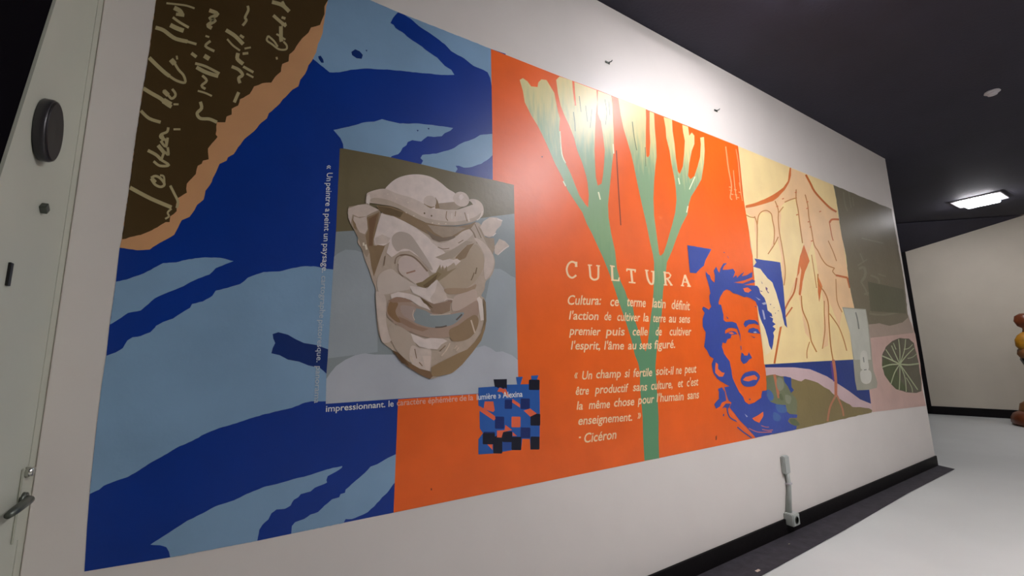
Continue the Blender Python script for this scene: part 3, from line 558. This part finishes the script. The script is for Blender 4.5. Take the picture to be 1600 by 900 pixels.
leaf = [(1384, 542), (1394, 533), (1406, 528), (1420, 529), (1428, 536), (1432, 552), (1436, 570), (1440, 600), (1440, 611), (1432, 614), (1416, 613), (1400, 608), (1392, 600), (1382, 586), (1378, 570), (1378, 556)]
g.coat([leaf], (94, 90, 72), smooth=False, rag=0.5)
g.coat([[(1382, 560), (1400, 572), (1404, 590), (1420, 612), (1400, 608), (1392, 600), (1382, 586), (1378, 570)]], (78, 90, 54))
vc = (1406, 569)
g.strokes([(2, vc, (1392, 562), (1378, 556)), (2, vc, (1390, 570), (1378, 574)), (1.6, vc, (1398, 582), (1392, 600)), (1.4, vc, (1406, 590), (1405, 609)), (1.4, vc, (1414, 590), (1416, 612)), (1.6, vc, (1418, 586), (1434, 609)), (2.2, vc, (1420, 570), (1436, 568)), (1.6, vc, (1416, 556), (1428, 544)), (1.4, vc, (1413, 548), (1415, 530)), (1.4, vc, (1406, 548), (1404, 530)), (1.4, vc, (1400, 556), (1393, 540)), (1.2, (1412, 546), (1420, 544), (1426, 538)), (1.2, (1396, 564), (1388, 552), (1384, 546)), (1.2, (1418, 560), (1426, 558), (1433, 552)), (1.2, (1416, 590), (1424, 604), (1426, 613)), (1.2, (1400, 546), (1396, 536))], (176, 186, 146))
g.done()

# portrait -----------------------------------------------------------
PB = (58, 78, 158)
g = Layer('portrait', label='two-tone portrait of a wild-haired man in blue on orange')
hair = [(1109, 472), (1108.4, 462), (1110, 458), (1108.4, 449), (1106.5, 441.6), (1103, 430), (1102.7, 424), (1106, 428.4), (1109, 430), (1111, 436.6), (1114, 440), (1116.5, 441.6), (1117, 430), (1115.3, 422.8), (1119, 416.5), (1121.6, 422.8), (1124, 426.5), (1126, 419), (1130.4, 411.5), (1136, 411), (1130.8, 416.5), (1129, 421.5), (1136.6, 421.5), (1145.4, 420), (1148.6, 425), (1145.4, 434), (1150.4, 430), (1151.7, 434), (1158, 428), (1163, 424.7), (1159, 431.6), (1166.8, 430), (1175.5, 425), (1175.5, 433), (1163, 438), (1146.7, 441.6), (1160.5, 443), (1175.5, 436.6), (1180, 439), (1178, 441.6), (1163, 445), (1175.5, 446), (1183, 446.6), (1186, 450.4), (1188, 458), (1194.4, 465.5), (1197, 472.5), (1198, 476), (1199.4, 485), (1205.7, 490), (1207, 495), (1202, 494), (1208, 497.7), (1207, 502.7), (1212, 506.5), (1207, 510), (1212, 514), (1208, 520), (1209.5, 525), (1208, 538), (1205.7, 547), (1202, 540), (1199.4, 528), (1195.6, 515), (1190.6, 504), (1186, 490), (1184, 479), (1180.6, 471), (1173, 466), (1166.8, 463.8), (1163, 464.4), (1153, 460), (1145.4, 458), (1140.4, 454), (1135.4, 452), (1130.4, 455.4), (1125.3, 464), (1122.8, 472), (1123, 476), (1126.6, 476), (1130.4, 491.4), (1130.6, 500), (1134, 503), (1144, 502.7), (1150.4, 505), (1153.6, 512.7), (1156.7, 522.8), (1157.7, 534), (1155.5, 524), (1151.7, 514), (1144, 512), (1138, 512.7), (1133, 516.5), (1133, 521.5), (1143, 517), (1149, 518.4), (1152.3, 522), (1143, 523.4), (1141.6, 528.4), (1136.6, 530), (1134, 536.6), (1129, 535), (1127.8, 541.6), (1131.6, 553), (1140, 564.5), (1143, 578), (1144.5, 590), (1149, 600.5), (1155, 612.5), (1161, 620), (1164, 627.5), (1170, 632), (1179, 629), (1189.5, 621.5), (1191, 611), (1200, 609.5), (1198, 618), (1204, 628), (1215, 632), (1228, 633), (1227, 641), (1234, 647), (1246, 648), (1245, 653), (1234, 653), (1231, 658), (1236, 663), (1245, 665), (1244, 671), (1180.5, 684), (1167, 668), (1155, 656), (1146, 644), (1140, 636.5), (1143, 629), (1138.5, 626), (1134, 614), (1131, 605), (1140, 603.5), (1126.5, 596), (1120.5, 591.5), (1114.5, 582.5), (1112, 569), (1115, 560.4), (1109, 556.7), (1105, 548), (1100, 541.6), (1102, 530), (1102.7, 519), (1098, 510), (1098, 497.7), (1101, 489), (1097, 482.6), (1099, 479), (1107.7, 484), (1111.5, 479)]
Z6 = lambda q: P(1050, 460, 7.965, q)
Z7 = lambda q: P(1050, 560, 6.667, q)
Z5 = lambda q: P(1050, 360, 7.965, q)
g.coat([[(1177, 416), (1188, 420), (1200, 434), (1208, 441), (1214, 458), (1217, 471), (1221, 486), (1226, 508), (1216, 512), (1212, 500), (1206, 548), (1196, 556), (1190, 520), (1184, 479), (1180, 446), (1178, 430)]], (250, 226, 176))
g.coat([hair,
  [(1074, 383), (1111.5, 389.5), (1106.5, 399), (1102, 407), (1100, 415), (1094, 420), (1087.7, 426.8), (1078, 426)],
  [(1178.7, 404), (1219, 410), (1224, 448), (1226, 473), (1228, 497.7), (1230, 512), (1225.8, 507.7), (1220.7, 485), (1216.4, 470), (1213, 458), (1207, 441.6), (1199.4, 435), (1188, 420), (1176.8, 416.5), (1182, 410)],
  Z6([(890, 370), (910, 330), (960, 315), (1030, 320), (1070, 350), (1080, 385), (1030, 362), (960, 372), (915, 410)]),
  Z6([(945, 470), (960, 430), (1010, 415), (1070, 435), (1100, 490), (1060, 484), (1000, 482)]), Z6([(978, 510), (1010, 528), (1040, 535), (1018, 543)]),
  Z6([(855, 790), (865, 722), (888, 738), (900, 762), (940, 762), (958, 718), (972, 750), (997, 790), (960, 812), (930, 850), (890, 868), (858, 825)]), Z6([(852, 640), (862, 640), (866, 690), (858, 690)]), Z6([(670, 268), (708, 302), (690, 302)]), Z6([(1030, 145), (1052, 148), (1045, 160)]),
  Z7([(480, 320), (520, 300), (550, 350), (565, 440), (520, 460), (500, 500), (460, 525), (440, 480), (460, 450), (490, 420), (490, 350)]), Z7([(520, 525), (560, 470), (612, 470), (590, 520), (545, 510)]), Z7([(532, 580), (545, 576), (542, 605), (532, 600)]),
  Z5([(640, 268), (662, 275), (645, 282)]), Z5([(690, 310), (708, 350), (695, 335)])], PB, rag=0.25)
g.strokes([(2, Z7([(575, 510), (580, 560), (600, 610), (640, 640), (700, 665)])[0], *Z7([(580, 560), (600, 610), (640, 640), (700, 665)])), (2, *Z7([(680, 715), (740, 765), (790, 800), (830, 828)]))], PB)
g.coat([Z7([(720, 205), (760, 152), (850, 130), (900, 160), (916, 200), (890, 250), (860, 285), (790, 295), (740, 280), (718, 240)])], PB, smooth=True)
PO = (246, 112, 54)
g.coat([Z7([(738, 222), (770, 192), (860, 172), (890, 200), (884, 225), (850, 222), (800, 240), (750, 232)]), Z7([(455, 40), (480, 60), (480, 110), (520, 145), (550, 150), (530, 190), (490, 190), (450, 150), (450, 90)]), Z7([(835, 625), (900, 590), (950, 555), (952, 600), (910, 672), (860, 650)]),
  Z7([(595, 515), (640, 570), (700, 650), (780, 730), (860, 812), (820, 800), (740, 730), (660, 640), (600, 560)]), Z5([(885, 722), (940, 708), (992, 745), (950, 775), (905, 765)]), Z6([(700, 480), (745, 465), (775, 488), (740, 498)])], PO)
g.strokes([(1.2, *Z7([(540, 300), (560, 360), (575, 440)])), (1.2, *Z7([(800, 728), (900, 768), (1040, 765)])), (1, *Z7([(940, 740), (1000, 750), (1050, 745)])), (1, *Z7([(930, 700), (980, 715), (1010, 715)]))], (226, 120, 96))
g.coat([Z7([(755, 575), (790, 605), (778, 612)]), Z6([(1010, 470), (1040, 458), (1060, 476), (1030, 482)]), Z6([(1040, 30), (1105, 68), (1080, 72)]), Z6([(1120, 190), (1142, 200), (1165, 310), (1145, 315)]), Z6([(1115, 110), (1165, 95), (1180, 120), (1140, 130)])], (176, 176, 200))
g.coat([Z5([(1110, 630), (1130, 665), (1118, 660)]), Z5([(1165, 700), (1190, 720), (1185, 750), (1210, 780), (1195, 780), (1165, 730)]), Z5([(1090, 745), (1130, 760), (1110, 765)]), Z6([(1215, 120), (1235, 118), (1228, 135)]), Z6([(1262, 160), (1276, 160), (1270, 172)]), Z6([(1278, 230), (1292, 228), (1290, 244)]), Z6([(1315, 200), (1330, 200), (1322, 212)]), Z7([(800, 420), (820, 418), (818, 436), (804, 436)])], (112, 80, 120))
g.done()

g = Layer('blended_paint', label='grey-green and pale blue dabs beside the portrait')
g.coat([Z7(q) for q in ([(990, 330), (1030, 340), (1060, 400), (1040, 440), (1000, 420)], [(1080, 480), (1180, 500), (1190, 560), (1110, 560)], [(1060, 560), (1130, 600), (1120, 650), (1060, 640)])], (72, 104, 160), smooth=True)
g.coat([Z7(q) for q in ([(1100, 200), (1150, 215), (1165, 300), (1120, 340), (1090, 280)], [(1180, 380), (1240, 400), (1230, 470), (1190, 460)])], (140, 142, 118), smooth=True)
g.coat([Z7(q) for q in ([(1220, 640), (1280, 630), (1330, 690), (1270, 700)], [(1115, 380), (1140, 370), (1160, 430), (1130, 430)])], (96, 106, 74), smooth=True)
g.done()

# theatre mask --------------------------------------------------------
def stone(c): return mat('stone_paint_%d_%d_%d' % tuple(c), c, 0.36, 0.08, 22, 0.10, 25, 0.42)
LT = (224, 208, 198); L2 = (208, 190, 176); MD = (188, 169, 150); M2 = (166, 146, 124); BR = (142, 116, 84); DK = (108, 86, 54)
LT, L2, MD, M2, BR, DK = (stone(c) for c in (LT, L2, MD, M2, BR, DK))
g = Layer('theatre_mask', label='carved stone comic mask with a broad open grin')
face = [(596, 333), (610, 336), (640, 350), (660, 360), (690, 366), (720, 360), (742, 348), (752, 352), (757, 368), (766, 388), (773, 405), (772, 420), (767, 432), (759, 440), (757, 452), (752, 462), (757, 467), (759, 485), (759, 505), (753, 528), (740, 548), (724, 567), (708, 582), (690, 587), (672, 592), (655, 584), (636, 572), (620, 555), (612, 546), (598, 535), (591, 518), (588, 490), (587, 465), (587, 452), (582, 438), (576, 420), (570, 405), (566, 390), (560, 372)]
g.coat([face], MD, smooth=True)
g.coat([[(543, 333), (545, 323), (572, 318), (593, 328), (595, 333), (592, 352), (586, 372), (580, 390), (573, 402), (566, 392), (560, 372), (556, 364), (548, 350)]], M2)
g.coat([[(544, 326), (560, 320), (574, 319), (592, 328), (580, 333), (572, 338), (560, 339), (551, 335), (548, 350), (544, 340)], [(552, 345), (553, 338), (562, 341), (573, 338), (576, 355), (570, 366), (562, 363)]], L2)
g.coat([[(573, 340), (593, 331), (590, 348), (583, 378), (586, 392), (580, 400), (574, 385), (571, 368), (575, 360)], [(576, 385), (597, 382), (604, 378), (596, 398), (590, 415), (584, 432), (580, 415)]], BR)
g.coat([[(576, 342), (590, 334), (583, 365), (582, 384), (576, 384), (577, 362)]], (124, 92, 64))
g.coat([[(550, 341), (556, 350), (558, 360), (553, 356)]], BR)
g.strokes([(3.2, (571, 382), (573, 390)), (2.6, (568, 379), (568, 384))], (226, 216, 196))
# leaves on the right
g.coat([[(750, 355), (755, 346), (765, 339.5), (776, 340), (785, 344), (783, 352), (776, 359), (772, 368), (764, 371), (757, 368)], [(778, 377), (780, 373), (789, 377), (796, 384), (790, 389), (778, 399), (773, 396), (772, 386)]], L2)
g.strokes([(1.6, (777, 342), (785, 345)), (1.4, (775, 364), (770, 369)), (1.4, (795, 385), (788, 389), (778, 398))], (228, 214, 206))
g.coat([[(746, 352), (752, 358), (757, 370), (764, 372), (772, 372), (773, 388), (770, 398), (762, 385), (755, 370)]], M2)
# cap
g.coat([[(602, 297), (608, 288), (618, 280), (630, 275), (645, 272.5), (660, 273), (675, 277), (688, 285), (700, 295), (712, 303), (718, 318), (712, 328), (690, 330), (665, 326), (640, 315), (615, 305)]], LT, smooth=True)
g.coat([[(683, 318), (712, 315), (728, 320), (712, 328), (695, 328), (680, 326)]], M2)
g.coat([[(680, 308), (684, 314), (687, 325), (680, 326)], [(660, 320), (664, 317), (680, 323), (672, 326)]], BR)
g.coat([[(663, 310), (668, 306), (675, 306), (681, 311), (681, 319), (676, 323), (668, 321), (662, 317)], [(708, 308), (712, 302), (719, 299.5), (727, 302), (732, 308), (733, 315), (729, 321), (722, 323), (714, 320), (709, 314)]], L2, smooth=True)
g.coat([[(718, 305), (722, 303), (725, 308), (720, 313), (717, 309)]], LT)
# headband
g.coat([[(572, 318), (572.5, 306), (575, 301), (590, 296), (602, 295), (610, 298), (622, 303), (640, 308), (658, 316), (672, 325), (690, 328), (712, 328), (726, 324), (738, 319), (733, 313), (736, 311), (743, 311.5), (750, 315), (755, 323), (755, 335), (748, 342), (735, 348), (715, 352), (690, 352), (672, 350), (655, 343), (640, 336), (625, 327), (610, 322), (592, 319), (578, 317)]], L2, smooth=True)
g.coat([[(578, 314), (585, 309), (605, 312), (625, 320), (645, 330), (665, 340), (690, 345), (715, 346), (740, 340), (752, 332), (749, 341), (735, 348), (715, 352), (690, 352), (672, 350), (655, 343), (640, 336), (625, 327), (610, 322), (592, 319)]], MD, smooth=True)
g.coat([[(573, 317), (573, 307), (577, 303), (579, 310), (577, 320)]], (222, 210, 198))
g.coat([[(588, 321), (600, 322), (612, 323), (628, 329), (645, 338), (662, 347), (690, 353), (715, 354), (735, 350), (744, 346), (735, 358), (722, 364), (706, 372), (692, 377), (676, 370), (658, 360), (640, 350), (622, 342), (608, 336), (600, 334), (593, 329)]], BR)
g.coat([[(590, 322), (610, 325), (630, 332), (625, 340), (610, 336), (600, 334), (594, 330)]], DK)
g.coat([[(668, 351), (690, 354), (715, 355), (728, 356), (718, 362), (706, 369), (692, 371), (678, 363)]], M2)
g.strokes([(2.2, (x, y), (x+0.5, y+2.5)) for x, y in ((663, 332), (674, 336))], DK)
g.strokes([(1.6, (x, y), (x+1.4, y+0.6)) for x, y in ((637, 316), (634, 332), (646, 337), (619, 310), (675, 348), (685, 349), (696, 349), (605, 303))], (226, 212, 190))
g.strokes([(1.3, (698, 330), (697, 340), (700, 345)), (1.2, (712, 330), (711, 338)), (1.3, (726, 332), (730, 346)), (1.2, (737, 320), (739, 319))], BR)
g.strokes([(2, (731, 334), (733, 346)), (1.6, (706, 333), (706, 342)), (1.6, (754, 330), (750, 340), (745, 344))], (222, 208, 196))
# brow
g.coat([[(596, 333), (604, 336), (615, 338), (632, 346), (650, 356), (668, 370), (682, 384), (693, 392), (704, 405), (715, 407), (706, 412), (700, 420), (690, 417), (684, 426), (675, 426), (666, 415), (655, 402), (640, 392), (625, 393), (612, 402), (604, 395), (609, 378), (600, 384), (586, 382), (584, 374), (590, 352)]], LT)
g.coat([[(612, 378), (614, 368), (625, 362), (640, 366), (650, 378), (662, 396), (672, 412), (676, 422), (668, 418), (656, 403), (642, 391), (630, 389), (621, 393), (615, 386)]], (186, 170, 156), smooth=True)
g.coat([[(586, 372), (597, 366), (610, 372), (606, 380), (592, 382), (587, 384)]], L2)
# wrinkles right of the brow
g.coat([[(664, 358), (680, 368), (694, 372), (710, 368), (712, 371), (700, 376), (686, 378), (676, 374)]], (128, 108, 88))
g.coat([[(672, 375), (690, 380), (708, 373), (722, 362), (735, 358), (740, 364), (726, 378), (710, 388), (695, 391), (684, 386)]], L2, smooth=True)
g.strokes([(1.3, (684, 386), (692, 389), (702, 388)), (1.3, (716, 380), (724, 375)), (2, (733, 356), (740, 364), (746, 380)), (1.4, (742, 350), (752, 372))], (138, 116, 92))
g.coat([[(680, 402), (690, 398), (703, 392), (716, 384), (728, 376), (740, 378), (728, 384), (718, 394), (708, 403), (692, 407)]], (176, 158, 138))
g.coat([[(712, 402), (722, 391), (730, 383), (741, 380), (734, 390), (728, 402), (722, 408), (712, 406)]], BR)
g.coat([[(728, 402), (736, 388), (744, 382), (752, 392), (757, 408), (753, 424), (742, 440), (728, 450), (706, 452), (690, 446), (684, 434), (690, 424), (704, 414), (720, 406)]], (180, 160, 136), smooth=True)
g.coat([[(741, 372), (752, 376), (764, 388), (771, 402), (771, 418), (764, 432), (758, 436), (756, 420), (757, 402), (752, 388)]], L2, smooth=True)
g.coat([[(709, 406), (714, 404), (720, 408), (712, 415), (710, 411)]], LT)
g.coat([[(684, 420), (688, 413), (689, 422), (692, 414), (694, 422), (698, 415), (699, 424), (714, 418), (706, 424), (696, 432), (684, 440), (678, 432)]], (150, 130, 100))
g.strokes([(1.4, (741, 426), (738, 434), (736, 438)), (1.6, (745, 418), (743, 428))], DK)
# left eye
g.coat([[(621, 420), (624, 405), (634, 399), (648, 402), (660, 412), (669, 426), (670, 436), (660, 442), (650, 444), (636, 434), (626, 428)]], L2, smooth=True)
g.coat([[(624, 414), (627, 406), (636, 401), (648, 404), (656, 412), (650, 419), (637, 424), (628, 424)], [(638, 432), (646, 424), (656, 417), (666, 422), (669, 431), (662, 438), (652, 440), (643, 437)]], (206, 186, 176), smooth=True)
g.strokes([(1.5, (617, 412), (619, 403), (625, 399)), (2.6, (625, 399), (634, 398), (645, 401), (655, 409), (662, 417), (668, 424)), (1.3, (622, 412), (623, 424), (630, 432))], (138, 114, 92))
g.strokes([(2.4, (635, 427), (642, 425), (649, 423))], (158, 118, 98))
g.coat([[(650, 443), (660, 440), (668, 434), (676, 429), (684, 425), (690, 428), (684, 435), (676, 440), (668, 449), (660, 450), (652, 446)]], (136, 116, 78))
g.coat([[(661, 446), (672, 438), (684, 428), (681, 437), (671, 448), (664, 450)]], DK)
g.coat([[(592, 430), (610, 420), (622, 428), (640, 440), (652, 446), (640, 452), (620, 456), (600, 460), (590, 452)]], (204, 188, 174), smooth=True)
# nose and cheek
g.coat([[(640, 447), (655, 448), (667, 451), (675, 443), (683, 437), (690, 446), (696, 456), (699, 466), (690, 472), (678, 475), (666, 469), (655, 462), (645, 458)]], LT)
g.coat([[(684, 438), (690, 446), (697, 458), (699, 468), (688, 473), (676, 475), (672, 466), (680, 455)]], L2)
g.coat([[(610, 460), (622, 456), (640, 459), (656, 465), (668, 475), (679, 484), (672, 485), (655, 478), (640, 468), (625, 464), (612, 468)]], LT)
g.coat([[(656, 464), (668, 471), (678, 475), (694, 472), (704, 469), (710, 471), (704, 474), (703, 486), (690, 491), (676, 489), (668, 478)]], (150, 124, 102))
g.coat([[(656, 464), (668, 472), (677, 482), (672, 480), (662, 473)]], DK)
g.strokes([(1.6, (694, 470), (699, 467), (708, 468))], (222, 204, 194))
g.strokes([(1.4, (700, 470), (709, 471))], (138, 110, 98))
g.coat([[(694, 452), (705, 450), (730, 450), (744, 444), (740, 454), (725, 458), (706, 460), (697, 458)]], (168, 142, 116), smooth=True)
g.coat([[(712, 462), (730, 456), (742, 452), (746, 462), (742, 474), (726, 482), (708, 486), (706, 474)]], (196, 174, 158), smooth=True)
g.coat([[(745, 466), (749, 463.5), (753, 468), (755, 482), (756, 500), (751, 501), (749, 486)]], (226, 212, 200))
# mouth
g.coat([[(604, 492), (605, 478), (609, 469), (620, 464), (634, 468), (650, 477), (668, 486), (690, 491), (715, 486), (736, 474), (746, 470), (748, 486), (744, 500), (730, 514), (712, 524), (690, 528), (665, 527), (640, 518), (620, 508)]], (172, 146, 128), smooth=True)
g.coat([[(606, 490), (607, 476), (612, 470), (622, 474), (618, 486), (622, 496), (630, 503), (620, 503)]], (146, 112, 78), smooth=True)
g.coat([[(606, 470), (620, 464), (634, 466), (645, 472), (630, 472), (615, 473)], [(622, 494), (636, 500), (652, 509), (670, 514), (660, 518), (640, 512), (626, 504)]], (158, 126, 104))
g.coat([[(636, 484), (650, 482), (664, 485), (676, 491), (698, 492), (724, 488), (720, 497), (708, 507), (692, 511), (676, 512), (658, 508), (645, 501)]], (142, 150, 150), smooth=True)
g.coat([[(626, 478), (640, 478), (650, 482), (646, 492), (648, 502), (636, 497), (628, 490)]], (176, 154, 142), smooth=True)
g.strokes([(2.2, (680, 511.5), (690, 511), (698, 509)), (2.4, (713, 500), (718, 495), (722, 491))], (98, 86, 78))
g.strokes([(1.2, (672, 492), (686, 492), (704, 490)), (1, (647, 484), (645, 492), (648, 500))], (212, 196, 180))
# beard and chin
g.coat([[(591, 505), (588, 480), (587, 458), (592, 456), (600, 460), (604, 475), (603, 498), (606, 515), (612, 530), (604, 536), (596, 532)]], L2, smooth=True)
g.coat([[(606, 514), (618, 508), (632, 514), (642, 522), (650, 540), (646, 560), (640, 566), (628, 556), (616, 542)]], (190, 172, 154), smooth=True)
g.coat([[(642, 521), (652, 525), (664, 530), (672, 528), (692, 529), (699, 533), (690, 538), (683, 546), (670, 545), (656, 542), (646, 533)]], LT)
g.coat([[(644, 540), (656, 544), (672, 546), (674, 558), (672, 576), (665, 582), (652, 576), (642, 566), (640, 552)]], L2, smooth=True)
g.coat([[(660, 556), (673, 556), (672, 574), (671, 582), (664, 575), (662, 564)]], (216, 196, 182))
g.coat([[(702, 516), (716, 508), (730, 498), (742, 492), (748, 500), (744, 516), (734, 528), (720, 533), (706, 532)]], (150, 124, 94), smooth=True)
g.coat([[(674, 574), (684, 568), (700, 560), (716, 552), (730, 546), (742, 534), (752, 520), (757, 500), (760, 500), (758, 514), (752, 532), (738, 551), (722, 570), (706, 583), (690, 587), (674, 588)]], (152, 126, 92))
g.coat([[(613, 547), (622, 551), (632, 560), (642, 568), (656, 576), (672, 580), (676, 588), (672, 592), (656, 585), (638, 574), (624, 561)]], (128, 98, 70))
g.coat([[(613, 547), (622, 551), (634, 563), (640, 572), (628, 567)]], (100, 74, 48))
g.coat([[(755, 466), (759, 472), (760, 490), (760, 502), (757, 514), (756, 495), (756, 480)]], (132, 112, 84))
g.strokes([(1.8, (690, 556), (698, 546), (703, 536)), (1.4, (710, 545), (714, 540)), (1.4, (713, 548), (717, 543)), (2, (642, 556), (645, 566)), (2.2, (736, 500), (742, 520))], (212, 192, 170))
g.strokes([(1.6, (688, 548), (696, 540)), (1.4, (648, 545), (651, 560)), (1.6, (655, 566), (660, 572)), (1.6, (715, 575), (717, 573)), (1.2, (602, 400), (600, 415))], (140, 114, 88))
g.done()
print('layers', LAYER[0])
